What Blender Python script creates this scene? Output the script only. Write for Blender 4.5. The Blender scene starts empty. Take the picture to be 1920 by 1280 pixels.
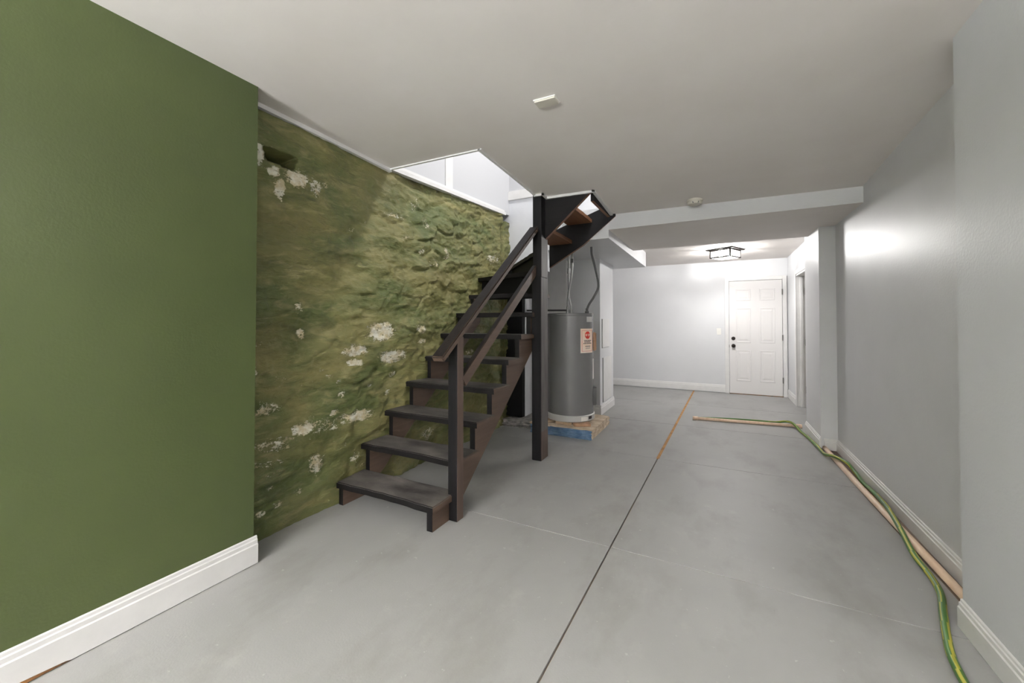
import bpy, bmesh, math, random
import numpy as np
from mathutils import Vector, Matrix

S = bpy.context.scene
COL = S.collection
R = math.radians
rnd = random.Random(7)

# ------------------------------------------------------------------ camera
CAM_H = 1.29
YAW = math.atan(385 / 746.7)
PITCH = R(0.92)
cam_d = bpy.data.cameras.new('camera')
cam = bpy.data.objects.new('camera', cam_d)
COL.objects.link(cam)
cam.location = (0, 0, CAM_H)
cam.rotation_euler = (R(90) + PITCH, 0, YAW)
cam_d.sensor_width = 36
cam_d.lens = 746.7 / 1920 * 36
cam_d.shift_y = -47 / 1920
cam_d.clip_start = 0.02
S.camera = cam

# ------------------------------------------------------------------ world, exposure
w = bpy.data.worlds.new('world')
S.world = w
w.use_nodes = True
w.node_tree.nodes['Background'].inputs[0].default_value = (0.8, 0.85, 0.9, 1)
w.node_tree.nodes['Background'].inputs[1].default_value = 0.01
S.view_settings.view_transform = 'Standard'
S.view_settings.look = 'None'
S.view_settings.exposure = 1.22
S.view_settings.gamma = 1.0
S.view_settings.use_curve_mapping = False
S.cycles.max_bounces = 12
S.cycles.diffuse_bounces = 9
S.cycles.sample_clamp_indirect = 6
HALL_LAMP = 660.0     # bulb emission strength, fixture in the far hall
ROOM_LAMP = 260.0     # bulb emission strength, fixtures of the near room
UP_LIGHT = 48.0      # area light standing in for an unseen lamp upstairs (watts)

FILL_UPLIGHT = 300.0       # each torchiere lamp added out of view to brighten the ceiling (watts)

up_d = bpy.data.lights.new('upstairs_light', 'AREA')
up_d.energy = UP_LIGHT
up_d.size = 0.6
up_d.color = (1, 0.98, 0.95)
up = bpy.data.objects.new('upstairs_light', up_d)
up.location = (-0.35, 3.4, 4.8)
COL.objects.link(up)


# ------------------------------------------------------------------ helpers
def lin(c):
    return tuple(((v / 255) / 12.92 if v / 255 <= 0.04045 else ((v / 255 + 0.055) / 1.055) ** 2.4) for v in c) + (1,)


def mat(name, c, rough=0.5, c2=None, scale=6.0, stretch=(1, 1, 1), detail=4, bump=0.0, bump_scale=60.0, metallic=0.0,
        spec=0.5, lo=0.35, hi=0.65, rough2=None, bump_dist=0.004):
    m = bpy.data.materials.new(name)
    m.use_nodes = True
    nt = m.node_tree
    b = nt.nodes['Principled BSDF']
    b.inputs['Base Color'].default_value = lin(c)
    b.inputs['Roughness'].default_value = rough
    b.inputs['Metallic'].default_value = metallic
    b.inputs['Specular IOR Level'].default_value = spec
    if c2 is None and not bump:
        return m
    tc = nt.nodes.new('ShaderNodeNewGeometry')
    mp = nt.nodes.new('ShaderNodeMapping')
    mp.inputs['Scale'].default_value = stretch
    nt.links.new(tc.outputs['Position'], mp.inputs['Vector'])
    if c2 is not None:
        n = nt.nodes.new('ShaderNodeTexNoise')
        n.inputs['Scale'].default_value = scale
        n.inputs['Detail'].default_value = detail
        n.inputs['Roughness'].default_value = 0.6
        nt.links.new(mp.outputs[0], n.inputs['Vector'])
        r = nt.nodes.new('ShaderNodeValToRGB')
        r.color_ramp.elements[0].position = lo
        r.color_ramp.elements[1].position = hi
        r.color_ramp.elements[0].color = lin(c)
        r.color_ramp.elements[1].color = lin(c2)
        nt.links.new(n.outputs['Fac'], r.inputs[0])
        nt.links.new(r.outputs[0], b.inputs['Base Color'])
        if rough2 is not None:
            mr = nt.nodes.new('ShaderNodeMapRange')
            mr.inputs['From Min'].default_value = lo
            mr.inputs['From Max'].default_value = hi
            mr.inputs['To Min'].default_value = rough
            mr.inputs['To Max'].default_value = rough2
            nt.links.new(n.outputs['Fac'], mr.inputs[0])
            nt.links.new(mr.outputs[0], b.inputs['Roughness'])
    if bump:
        n2 = nt.nodes.new('ShaderNodeTexNoise')
        n2.inputs['Scale'].default_value = bump_scale
        n2.inputs['Detail'].default_value = 3
        nt.links.new(mp.outputs[0], n2.inputs['Vector'])
        bp = nt.nodes.new('ShaderNodeBump')
        bp.inputs['Strength'].default_value = bump
        bp.inputs['Distance'].default_value = bump_dist
        nt.links.new(n2.outputs['Fac'], bp.inputs['Height'])
        nt.links.new(bp.outputs[0], b.inputs['Normal'])
    return m


def wood_mat(name, c, c2, grain_axis, rough=0.55, spec=0.5):
    st = [28, 28, 28]
    st[grain_axis] = 1.6
    return mat(name, c, rough, c2, 1.0, tuple(st), 6, 0.35, 3.0, lo=0.3, hi=0.75, spec=spec)


def emit(name, c, s):
    m = bpy.data.materials.new(name)
    m.use_nodes = True
    b = m.node_tree.nodes['Principled BSDF']
    b.inputs['Base Color'].default_value = lin(c)
    b.inputs['Emission Color'].default_value = lin(c)
    b.inputs['Emission Strength'].default_value = s
    return m


def link(o, parent=None):
    COL.objects.link(o)
    if parent is not None:
        o.parent = parent
    return o


def mesh(name, V, F, m=None, parent=None, smooth=False, kind=None):
    me = bpy.data.meshes.new(name)
    me.from_pydata([tuple(v) for v in V], [], F)
    me.update()
    bm = bmesh.new()
    bm.from_mesh(me)
    bmesh.ops.recalc_face_normals(bm, faces=bm.faces)
    bm.to_mesh(me)
    bm.free()
    if smooth:
        me.polygons.foreach_set('use_smooth', [True] * len(me.polygons))
    o = bpy.data.objects.new(name, me)
    if m is not None:
        me.materials.append(m)
    link(o, parent)
    if kind:
        o['kind'] = kind
    return o


def bm_obj(name, bm, m=None, parent=None, smooth=False, kind=None):
    bmesh.ops.recalc_face_normals(bm, faces=bm.faces)
    me = bpy.data.meshes.new(name)
    bm.to_mesh(me)
    bm.free()
    if smooth:
        me.polygons.foreach_set('use_smooth', [True] * len(me.polygons))
    o = bpy.data.objects.new(name, me)
    if m is not None:
        me.materials.append(m)
    link(o, parent)
    if kind:
        o['kind'] = kind
    return o


def bm_box(bm, x0, x1, y0, y1, z0, z1):
    v = [bm.verts.new(p) for p in ((x0, y0, z0), (x1, y0, z0), (x1, y1, z0), (x0, y1, z0),
                                   (x0, y0, z1), (x1, y0, z1), (x1, y1, z1), (x0, y1, z1))]
    for f in ((3, 2, 1, 0), (4, 5, 6, 7), (0, 1, 5, 4), (1, 2, 6, 5), (2, 3, 7, 6), (3, 0, 4, 7)):
        bm.faces.new([v[i] for i in f])
    return v


def box(name, x0, x1, y0, y1, z0, z1, m=None, parent=None, bev=0.0, kind=None, seg=2):
    bm = bmesh.new()
    bm_box(bm, x0, x1, y0, y1, z0, z1)
    if bev:
        bmesh.ops.bevel(bm, geom=bm.edges[:], offset=bev, segments=seg, affect='EDGES', profile=0.5)
    return bm_obj(name, bm, m, parent, kind=kind)


def prism(name, poly, axis, a0, a1, m=None, parent=None, bev=0.0, kind=None):
    """poly in the two remaining axes (order x,y,z without axis), extruded along axis from a0 to a1"""
    def pt(p, a):
        q = list(p)
        q.insert(axis, a)
        return q
    n = len(poly)
    V = [pt(p, a0) for p in poly] + [pt(p, a1) for p in poly]
    F = [list(range(n)), list(range(2 * n - 1, n - 1, -1))] + [[i, (i + 1) % n, n + (i + 1) % n, n + i] for i in range(n)]
    o = mesh(name, V, F, m, parent, kind=kind)
    if bev:
        bm = bmesh.new()
        bm.from_mesh(o.data)
        bmesh.ops.bevel(bm, geom=bm.edges[:], offset=bev, segments=2, affect='EDGES')
        bm.to_mesh(o.data)
        bm.free()
    return o


def lathe(name, prof, c, m=None, parent=None, n=64, axis=2, smooth=True):
    V, F = [], []
    for r, z in prof:
        for k in range(n):
            a = 2 * math.pi * k / n
            p = [r * math.cos(a), r * math.sin(a)]
            p.insert(axis, z)
            V.append([c[i] + p[i] for i in range(3)])
    for j in range(len(prof) - 1):
        for k in range(n):
            F.append([j * n + k, j * n + (k + 1) % n, (j + 1) * n + (k + 1) % n, (j + 1) * n + k])
    F.append(list(range(n))[::-1])
    F.append([(len(prof) - 1) * n + k for k in range(n)])
    o = mesh(name, V, F, m, parent)
    if smooth:
        o.data.polygons.foreach_set('use_smooth', [len(p.vertices) == 4 for p in o.data.polygons])
        o.data.set_sharp_from_angle(angle=R(35))
    return o


def spline(pts, n):
    P = [Vector(p) for p in pts]
    P = [P[0] * 2 - P[1]] + P + [P[-1] * 2 - P[-2]]
    out = []
    for i in range(1, len(P) - 2):
        for k in range(n):
            t = k / n
            a, b, c, d = P[i - 1], P[i], P[i + 1], P[i + 2]
            out.append(0.5 * (2 * b + (c - a) * t + (2 * a - 5 * b + 4 * c - d) * t * t + (3 * b - a - 3 * c + d) * t ** 3))
    out.append(P[-2])
    return out


def tube(name, pts, r, m=None, parent=None, n=12, mats=None, ribs=None):
    """swept tube; mats = (list of materials, function segment -> slot); ribs = corrugation depth"""
    pts = [Vector(p) for p in pts]
    V, F, slot = [], [], []
    up_ = Vector((0, 0, 1))
    prev = None
    for i, p in enumerate(pts):
        t = (pts[min(i + 1, len(pts) - 1)] - pts[max(i - 1, 0)]).normalized()
        if prev is None:
            a = t.cross(up_ if abs(t.z) < 0.9 else Vector((1, 0, 0))).normalized()
        else:
            a = (prev - t * prev.dot(t)).normalized()
        prev = a
        b = t.cross(a)
        rr = r + (ribs if ribs and i % 2 else 0)
        for k in range(n):
            q = 2 * math.pi * k / n
            V.append(p + a * math.cos(q) * rr + b * math.sin(q) * rr)
    for i in range(len(pts) - 1):
        for k in range(n):
            F.append([i * n + k, i * n + (k + 1) % n, (i + 1) * n + (k + 1) % n, (i + 1) * n + k])
            slot.append(mats[1](i, k) if mats else 0)
    F.append(list(range(n))[::-1])
    F.append([(len(pts) - 1) * n + k for k in range(n)])
    slot += [0, 0]
    me = bpy.data.meshes.new(name)
    me.from_pydata([tuple(v) for v in V], [], F)
    me.update()
    o = bpy.data.objects.new(name, me)
    for x in (mats[0] if mats else [m]):
        me.materials.append(x)
    me.polygons.foreach_set('material_index', slot)
    me.polygons.foreach_set('use_smooth', [True] * len(F))
    link(o, parent)
    return o


def empty(name, loc=(0, 0, 0)):
    o = bpy.data.objects.new(name, None)
    o.location = loc
    link(o)
    return o


def adopt(child, parent):
    """parent keeping world position (parents are unrotated empties)"""
    child.parent = parent
    child.matrix_parent_inverse = Matrix.Translation(-Vector(parent.location))
    return child


def tag(o, label, cat, group=None, kind=None):
    o['label'] = label
    o['category'] = cat
    if group:
        o['group'] = group
    if kind:
        o['kind'] = kind
    return o


def struct(o, label, cat='wall'):
    return tag(o, label, cat, kind='structure')


# ------------------------------------------------------------------ materials
M_GREEN = mat('green_paint', (72, 82, 46), 0.34, (67, 77, 43), 1.2, bump=0.25, bump_scale=95, bump_dist=0.003)
M_GREY = mat('grey_wall_paint', (205, 205, 207), 0.42, (199, 199, 201), 1.5, bump=0.25, bump_scale=85, bump_dist=0.003)
M_GREYN = mat('grey_wall_paint_near', (205, 206, 209), 0.42, (199, 200, 203), 1.5, bump=0.25, bump_scale=85, bump_dist=0.003)
M_HALL = mat('hall_wall_paint', (212, 213, 215), 0.50, (207, 208, 210), 1.2, bump=0.1, bump_scale=70)
M_CEIL = mat('ceiling_paint', (222, 217, 213), 0.65, (216, 210, 205), 1.3, bump=0.12, bump_scale=40)
M_TRIM = mat('white_trim_paint', (220, 219, 218), 0.40, (214, 213, 212), 9.0)
M_WHITE = mat('white_shaft_paint', (200, 201, 204), 0.5, (192, 193, 197), 2.0, bump=0.3, bump_scale=14, bump_dist=0.01)
M_DOOR = mat('door_white', (220, 218, 217), 0.55, spec=0.3)
M_BLACKM = mat('dark_bronze_metal', (44, 38, 34), 0.35, metallic=0.6)
M_HINGE = mat('grey_hinge_metal', (110, 108, 104), 0.35, metallic=0.7)
M_BLK_Y = wood_mat('black_wood_along_stairs', (20, 18, 19), (42, 35, 33), 1, 0.55, 0.3)
M_BLK_Z = wood_mat('black_wood_upright', (9, 9, 11), (20, 18, 20), 2, 0.55, 0.25)
M_BLK_X = wood_mat('black_wood_across', (11, 10, 11), (24, 21, 21), 0, 0.6, 0.25)
M_BROWN_Y = wood_mat('brown_wood_along_stairs', (94, 74, 60), (72, 57, 47), 1)
M_BROWN_Z = wood_mat('brown_wood_upright', (92, 74, 64), (72, 58, 50), 2)
M_RAW_X = wood_mat('raw_brown_wood', (128, 88, 58), (94, 62, 40), 1)
M_TREAD = mat('worn_tread_paint', (44, 41, 41), 0.55, (120, 115, 111), 2.6, (1, 1.8, 2), 8, 0.4, 40, lo=0.34, hi=0.72)
M_GREYPOST = mat('greyed_post_side', (92, 88, 86), 0.55, (70, 66, 64), 3.0, (8, 8, 1))
M_TANK = mat('tank_grey_enamel', (112, 112, 112), 0.24, (116, 116, 116), 3.0, spec=0.5)
M_TANKRING = mat('pale_grey_band', (186, 186, 184), 0.4)
M_COPPERTAN = mat('tan_plastic_pipe', (234, 208, 184), 0.45, (222, 190, 162), 5.0, (8, 2, 8))
M_STEEL = mat('braided_steel', (150, 150, 148), 0.3, metallic=0.8)
M_DKHOSE = mat('dark_grey_flex', (70, 70, 70), 0.45)
M_PLAST = mat('white_plastic', (226, 225, 220), 0.4)
M_PLASTG = mat('yellowed_plastic', (205, 200, 188), 0.45)
M_JOINT = mat('joint_filler', (116, 98, 82), 0.9, (160, 122, 78), 1.4, lo=0.4, hi=0.6)
M_FILL = mat('tan_joint_caulk', (186, 140, 84), 0.85, (150, 110, 66), 9.0, bump=0.5, bump_scale=60)
M_TRENCH = mat('trench_dirt', (128, 110, 96), 0.9, (100, 88, 78), 5.0, bump=0.5, bump_scale=60)
M_RAWCONC = mat('raw_concrete', (206, 190, 168), 0.9, (172, 154, 132), 12.0, bump=0.6, bump_scale=60)
M_CURB = mat('curb_concrete', (150, 146, 140), 0.9, (96, 94, 92), 16.0, bump=0.7, bump_scale=50)
M_BLUE = mat('blue_paint_chipped', (58, 88, 118), 0.6, (92, 116, 140), 14.0, bump=0.7, bump_scale=60)
M_SHIM = wood_mat('pale_shim_wood', (206, 184, 158), (178, 152, 124), 1)
M_BRICK = mat('tan_brick', (176, 140, 112), 0.85, (150, 118, 94), 20.0, bump=0.5, bump_scale=80)
M_UPPER = mat('upstairs_white', (192, 193, 196), 0.6)
M_BROWNGAP = mat('rotted_threshold_wood', (140, 98, 54), 0.85, (70, 48, 28), 16.0, bump=0.8, bump_scale=70)
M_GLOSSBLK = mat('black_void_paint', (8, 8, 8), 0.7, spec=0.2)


def floor_material():
    m = mat('painted_concrete', (154, 154, 152), 0.5, (145, 145, 143), 1.1, bump=0.15, bump_scale=120, lo=0.3, hi=0.7)
    nt = m.node_tree
    b = nt.nodes['Principled BSDF']
    src = b.inputs['Base Color'].links[0].from_socket
    geo = nt.nodes.new('ShaderNodeNewGeometry')

    def spot(scale, lo, hi, col, prev, fac, stretch=(1, 1, 1)):
        mp = nt.nodes.new('ShaderNodeMapping')
        mp.inputs['Scale'].default_value = stretch
        nt.links.new(geo.outputs['Position'], mp.inputs['Vector'])
        n = nt.nodes.new('ShaderNodeTexNoise')
        n.inputs['Scale'].default_value = scale
        n.inputs['Detail'].default_value = 8
        n.inputs['Roughness'].default_value = 0.62
        nt.links.new(mp.outputs[0], n.inputs['Vector'])
        mr = nt.nodes.new('ShaderNodeMapRange')
        mr.inputs['From Min'].default_value = lo
        mr.inputs['From Max'].default_value = hi
        mr.inputs['To Max'].default_value = fac
        nt.links.new(n.outputs['Fac'], mr.inputs[0])
        mx = nt.nodes.new('ShaderNodeMix')
        mx.data_type = 'RGBA'
        nt.links.new(mr.outputs[0], mx.inputs['Factor'])
        nt.links.new(prev, mx.inputs['A'])
        mx.inputs['B'].default_value = lin(col)
        return mx.outputs['Result']
    s1 = spot(2.6, 0.5, 0.75, (124, 122, 118), src, 0.7, (1, 0.5, 1))
    s2 = spot(26, 0.66, 0.73, (200, 199, 195), s1, 0.5)
    s3 = spot(40, 0.70, 0.74, (96, 94, 92), s2, 0.6)
    s4 = spot(5.0, 0.60, 0.70, (170, 169, 165), s3, 0.25)
    nt.links.new(s4, b.inputs['Base Color'])
    return m


M_FLOOR = floor_material()


def stone_material():
    m = bpy.data.materials.new('painted_rubble')
    m.use_nodes = True
    nt = m.node_tree
    b = nt.nodes['Principled BSDF']
    b.inputs['Roughness'].default_value = 0.42
    geo = nt.nodes.new('ShaderNodeNewGeometry')

    def noise(scale, detail=5, stretch=(1, 1, 1), rough=0.6, dist=0.0):
        mp = nt.nodes.new('ShaderNodeMapping')
        mp.inputs['Scale'].default_value = stretch
        nt.links.new(geo.outputs['Position'], mp.inputs['Vector'])
        n = nt.nodes.new('ShaderNodeTexNoise')
        n.inputs['Scale'].default_value = scale
        n.inputs['Detail'].default_value = detail
        n.inputs['Roughness'].default_value = rough
        n.inputs['Distortion'].default_value = dist
        nt.links.new(mp.outputs[0], n.inputs['Vector'])
        return n.outputs['Fac']

    def rng(sock, a, c, d=0.0, e=1.0):
        mr = nt.nodes.new('ShaderNodeMapRange')
        mr.inputs['From Min'].default_value = a
        mr.inputs['From Max'].default_value = c
        mr.inputs['To Min'].default_value = d
        mr.inputs['To Max'].default_value = e
        nt.links.new(sock, mr.inputs[0])
        return mr.outputs[0]

    def mixc(f, A, B):
        mx = nt.nodes.new('ShaderNodeMix')
        mx.data_type = 'RGBA'
        nt.links.new(f, mx.inputs['Factor'])
        for s, v in (('A', A), ('B', B)):
            if isinstance(v, tuple):
                mx.inputs[s].default_value = v
            else:
                nt.links.new(v, mx.inputs[s])
        return mx.outputs['Result']

    def math_(op, A, B):
        n = nt.nodes.new('ShaderNodeMath')
        n.operation = op
        for i, v in enumerate((A, B)):
            if isinstance(v, (int, float)):
                n.inputs[i].default_value = v
            else:
                nt.links.new(v, n.inputs[i])
        return n.outputs[0]
    c = mixc(rng(noise(2.0, 5, (1, 0.7, 1.6), dist=0.6), 0.38, 0.66), lin((90, 100, 54)), lin((134, 128, 80)))
    c = mixc(rng(noise(9, 5, (1, 0.5, 1.7), dist=1.0), 0.52, 0.74, 0, 0.6), c, lin((164, 156, 114)))
    c = mixc(rng(noise(5, 5, (1, 0.5, 1.6), dist=0.8), 0.56, 0.72, 0, 0.6), c, lin((58, 68, 36)))
    c = mixc(rng(noise(1.7, 4, (1, 0.6, 1.2)), 0.56, 0.7, 0, 0.45), c, lin((104, 92, 54)))
    at = nt.nodes.new('ShaderNodeAttribute')
    at.attribute_name = 'chip'
    chip = math_('ADD', math_('MULTIPLY', at.outputs['Fac'], 0.38), math_('ADD', math_('MULTIPLY', noise(22, 6, (1, 0.7, 1.3), 0.7, 0.4), 0.55), math_('MULTIPLY', noise(85, 6, (1, 0.8, 1.2), 0.7), 0.45)))
    chipf = rng(chip, 0.755, 0.785)
    loose = rng(noise(30, 8, (1, 0.6, 1.4), 0.75), 0.69, 0.73, 0, 0.75)
    fac = math_('MAXIMUM', chipf, loose)
    white = mixc(rng(noise(14, 3), 0.4, 0.6), lin((222, 220, 206)), lin((196, 184, 150)))
    c = mixc(fac, c, white)
    nt.links.new(c, b.inputs['Base Color'])
    rr = rng(fac, 0, 1, 0.42, 0.9)
    nt.links.new(rr, b.inputs['Roughness'])
    bp = nt.nodes.new('ShaderNodeBump')
    bp.inputs['Strength'].default_value = 1.0
    bp.inputs['Distance'].default_value = 0.014
    h = math_('ADD', noise(26, 9, (1, 0.55, 1.5), 0.68, 0.8), math_('MULTIPLY', fac, -0.22))
    nt.links.new(h, bp.inputs['Height'])
    nt.links.new(bp.outputs[0], b.inputs['Normal'])
    return m


M_STONE = stone_material()


# ------------------------------------------------------------------ ceiling
def zc(x, y):
    y = max(y, 0.96)
    return 2.543 - 0.011 * x + 0.023 * y - 0.012 * y * y


def ceiling():
    rects = [(-2.22, 3.45, -5.0, 1.28), (-2.385, 1.10, 1.28, 2.43), (1.10, 3.45, 1.28, 1.80), (-1.515, 1.10, 2.43, 3.50), (-0.985, 1.10, 3.50, 4.22)]
    xs = sorted({-2.385, -2.22, -1.515, -0.985, 1.10, 3.45} | {1.7, 2.5, -1.9, -1.25, -0.5, 0.0, 0.5})
    ys = sorted({-5.0, -3.0, 1.28, 1.80, 2.43, 3.50, 4.22} | {-1.0, 0.96, 1.6, 2.0, 2.75, 3.1, 3.85})
    bm = bmesh.new()
    vs = {}

    def V(x, y):
        if (x, y) not in vs:
            vs[(x, y)] = bm.verts.new((x, y, zc(x, y)))
        return vs[(x, y)]
    for i in range(len(xs) - 1):
        for j in range(len(ys) - 1):
            mx, my = (xs[i] + xs[i + 1]) / 2, (ys[j] + ys[j + 1]) / 2
            if any(a < mx < b and c < my < d for a, b, c, d in rects):
                bm.faces.new([V(xs[i], ys[j]), V(xs[i + 1], ys[j]), V(xs[i + 1], ys[j + 1]), V(xs[i], ys[j + 1])])
    r = bmesh.ops.extrude_face_region(bm, geom=bm.faces[:])
    for v in r['geom']:
        if isinstance(v, bmesh.types.BMVert):
            v.co.z += 0.10
    o = bm_obj('ceiling', bm, M_CEIL)
    return struct(o, 'smooth off-white painted ceiling of the basement room with the stair opening', 'ceiling')


ceiling()


# ------------------------------------------------------------------ floor: base plus slabs
def cx(y):
    return -0.615 + 0.025 * y


fl = box('floor', -2.7, 3.5, -5.05, 8.6, -0.14, -0.016, M_JOINT)
struct(fl, 'grey painted concrete floor cut into large slabs by brown joints', 'floor')
rows = [(-5.0, -1.9), (-1.9, 2.315), (2.315, 4.02), (4.02, 5.45), (5.45, 6.90), (6.90, 8.40)]
for (a, b) in rows:
    gc = 0.0030 if a < 5 else 0.005
    gl = 0.0042 if a < 4 else 0.014
    for side in (0, 1):
        if side == 0:
            poly = [(-2.62, a + gc), (cx(a) - gl, a + gc), (cx(b) - gl, b - gc), (-2.62, b - gc)]
        else:
            def xr(y):
                return 0.99 - 0.016 * (y - 2.4)
            if b <= 1.0:
                poly = [(cx(a) + gl, a + gc), (3.45, a + gc), (3.45, b - gc), (cx(b) + gl, b - gc)]
            elif b <= 2.4:
                poly = [(cx(a) + gl, a + gc), (3.45, a + gc), (3.45, 2.0), (1.1, 2.0), (1.1, b - gc), (cx(b) + gl, b - gc)]
            elif b <= 4.1:
                poly = [(cx(a) + gl, a + gc), (1.1, a + gc), (1.1, 2.40), (xr(2.40), 2.44), (xr(b), b - gc), (cx(b) + gl, b - gc)]
            elif b <= 5.5:
                poly = [(cx(a) + gl, a + gc), (xr(a), a + gc), (xr(5.09), 5.09), (1.1, 5.10), (1.1, b - gc), (cx(b) + gl, b - gc)]
            else:
                poly = [(cx(a) + gl, a + gc), (1.30, a + gc), (1.30, b - gc), (cx(b) + gl, b - gc)]
        s = prism('slab', poly, 2, -0.10, 0.0, M_FLOOR, fl)
        bm = bmesh.new()
        bm.from_mesh(s.data)
        top = [e for e in bm.edges if all(v.co.z > -0.01 for v in e.verts)]
        bmesh.ops.bevel(bm, geom=top, offset=0.001, segments=1, affect='EDGES')
        bm.to_mesh(s.data)
        bm.free()
jf = mesh('joint_filler', [(cx(y) + d, y, -0.002) for y in (4.03, 8.38) for d in (-0.016, 0.016)] + [(cx(y) + d, y, -0.02) for y in (4.03, 8.38) for d in (-0.016, 0.016)],
          [[0, 1, 3, 2], [4, 6, 7, 5], [0, 4, 5, 1], [2, 3, 7, 6], [0, 2, 6, 4], [1, 5, 7, 3]], M_FILL, fl)
box('trench_bed', 0.93, 1.08, 2.39, 5.10, -0.10, -0.006, M_TRENCH, fl)

# ------------------------------------------------------------------ walls
o = box('wall_left', -2.62, -2.22, -5.0, 1.28, 0, 2.70, M_GREEN)
struct(o, 'smooth olive green painted wall filling the left side of the view')
o = box('wall_right', 1.075, 1.22, 2.30, 5.95, -0.1, 2.70, M_GREY)
struct(o, 'pale grey glossy long wall on the right with a bright lamp reflection')
o = box('wall_right_near', 0.915, 3.5, 1.72, 2.39, 0, 2.70, M_GREYN)
struct(o, 'pale blue-grey painted wall projection at the right edge of the view')
o = box('wall_right_side', 3.4, 3.5, -5.0, 1.72, 0, 2.70, M_GREYN)
struct(o, 'plain grey wall of the room extension to the right of the viewer')
o = box('wall_back', -2.62, 3.5, -5.12, -5.0, 0, 2.70, M_GREY)
struct(o, 'plain grey wall behind the viewer')
o = box('wall_right_stub', 0.935, 1.075, 5.10, 5.84, 0, 2.45, M_GREY)
struct(o, 'narrow grey wall stub projecting under the dropped ceiling on the right')
o = box('wall_far', -2.6, 1.35, 8.35, 8.47, 0, 2.60, M_HALL)
struct(o, 'white-grey far end wall of the hall holding the panelled door')

# beam (dropped ceiling), soffit, hall ceiling
bm = bmesh.new()
bm_box(bm, -1.02, 1.10, 4.22, 5.61, 2.28, 2.55)
o = bm_obj('ceiling_beam', bm, M_CEIL)
o.data.materials.append(M_GREY)
for p in o.data.polygons:
    if p.normal.y < -0.5:
        p.material_index = 1
struct(o, 'dropped ceiling beam with grey front face crossing the room before the hall', 'beam')
prof = [(-1.02, 4.22), (-1.02, 6.70), (-2.6, 6.70), (-2.6, 4.66), (-1.56, 4.66), (-1.56, 4.26), (-1.45, 4.22)]
o = prism('ceiling_soffit', prof, 2, 2.19, 2.52, M_HALL, kind='structure')
struct(o, 'white boxed soffit hanging above the water heater beside the stairs', 'soffit')
o = box('ceiling_hall', -2.6, 1.35, 5.55, 8.47, 2.425, 2.55, M_CEIL)
struct(o, 'brightly lit white ceiling of the far hall around the lamp', 'ceiling')

# panel wall and utility niche
o = box('wall_utility', -2.45, -1.46, 5.52, 6.30, 0, 2.19, M_HALL)
struct(o, 'white wall block behind the water heater carrying two access panels')
o = box('wall_hall_left', -2.6, -2.05, 6.30, 8.36, 0, 2.45, M_HALL)
struct(o, 'left side wall of the far hall hidden behind the utility wall')
o = box('wall_niche', -2.45, -2.21, 4.66, 5.52, 0.085, 2.19, M_WHITE)
struct(o, 'white side wall of the niche seen under the stairs beside the water heater')
o = box('trim_1', -2.21, -1.93, 5.44, 5.52, 0.0, 2.19, M_TRIM)
struct(o, 'white upright board at the back of the water heater niche', 'trim')

# right side wall of the far hall with the doorway
o = box('wall_hall_right', 1.09, 1.22, 7.50, 8.36, 0, 2.43, M_HALL)
struct(o, 'short white side wall right of the panelled door')
o2 = box('wall_hall_right_header', 1.09, 1.22, 5.84, 7.50, 2.04, 2.43, M_HALL)
struct(o2, 'white wall strip above the open side doorway of the hall')
o = box('wall_side_room', 2.3, 2.4, 5.0, 8.4, 0, 2.5, M_HALL)
struct(o, 'wall of the side room beyond the hall doorway')

# ------------------------------------------------------------------ stairwell shaft above the ceiling
o = prism('wall_shaft_left', [(2.40, 2.585), (4.66, 2.70), (4.66, 5.0), (2.40, 5.0)], 0, -2.60, -2.415, M_UPPER)
struct(o, 'bright white left wall of the stairwell shaft above the stone wall')
o = prism('wall_shaft_back', [(-2.60, 1.93), (-1.87, 1.93), (-1.87, 2.19), (-0.90, 2.53), (-0.90, 2.90), (-2.60, 2.90)], 1, 4.60, 4.66, M_WHITE)
struct(o, 'rough white plaster wall at the back of the stair landing')
o = box('wall_shaft_back_upper', -2.60, 0.7, 4.60, 4.72, 2.90, 5.0, M_UPPER)
struct(o, 'white upper wall at the back of the stairwell')
o = box('wall_shaft_near', -2.60, 0.7, 2.30, 2.42, 2.63, 5.0, M_UPPER)
struct(o, 'white wall closing the near side of the stairwell shaft')
o = box('wall_shaft_right', 0.6, 0.72, 2.42, 4.60, 2.63, 5.0, M_UPPER)
struct(o, 'white wall of the upstairs room beyond the stair head')
o = box('ceiling_upstairs', -2.60, 0.72, 2.30, 4.72, 5.0, 5.1, M_UPPER)
struct(o, 'white ceiling high above the stairwell', 'ceiling')
o = box('trim_2', -2.42, -1.52, 4.575, 4.60, 2.885, 3.0, M_TRIM, bev=0.003)
struct(o, 'flat white board across the back of the stairwell', 'trim')
o = box('trim_3', -2.416, -2.405, 3.22, 3.34, 2.62, 5.0, M_TRIM, bev=0.003)  # thin strip standing in for a change of shading on the wall
struct(o, 'upright white strip standing in for a change of shading on the stairwell shaft wall', 'trim')
# sloping sill trim on the stone wall top
V = []
for y, z in ((2.44, 2.57), (4.44, 2.675)):
    V += [(-2.425, y, z - 0.02), (-2.375, y, z - 0.02), (-2.372, y, z + 0.012), (-2.395, y, z + 0.02), (-2.395, y, z + 0.045), (-2.425, y, z + 0.045)]
F = [[5, 4, 3, 2, 1, 0], [6, 7, 8, 9, 10, 11]] + [[i, (i + 1) % 6, 6 + (i + 1) % 6, 6 + i] for i in range(6)]
o = mesh('trim_4', V, F, M_TRIM)
struct(o, 'white sill moulding capping the stone wall inside the stair opening', 'trim')


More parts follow.
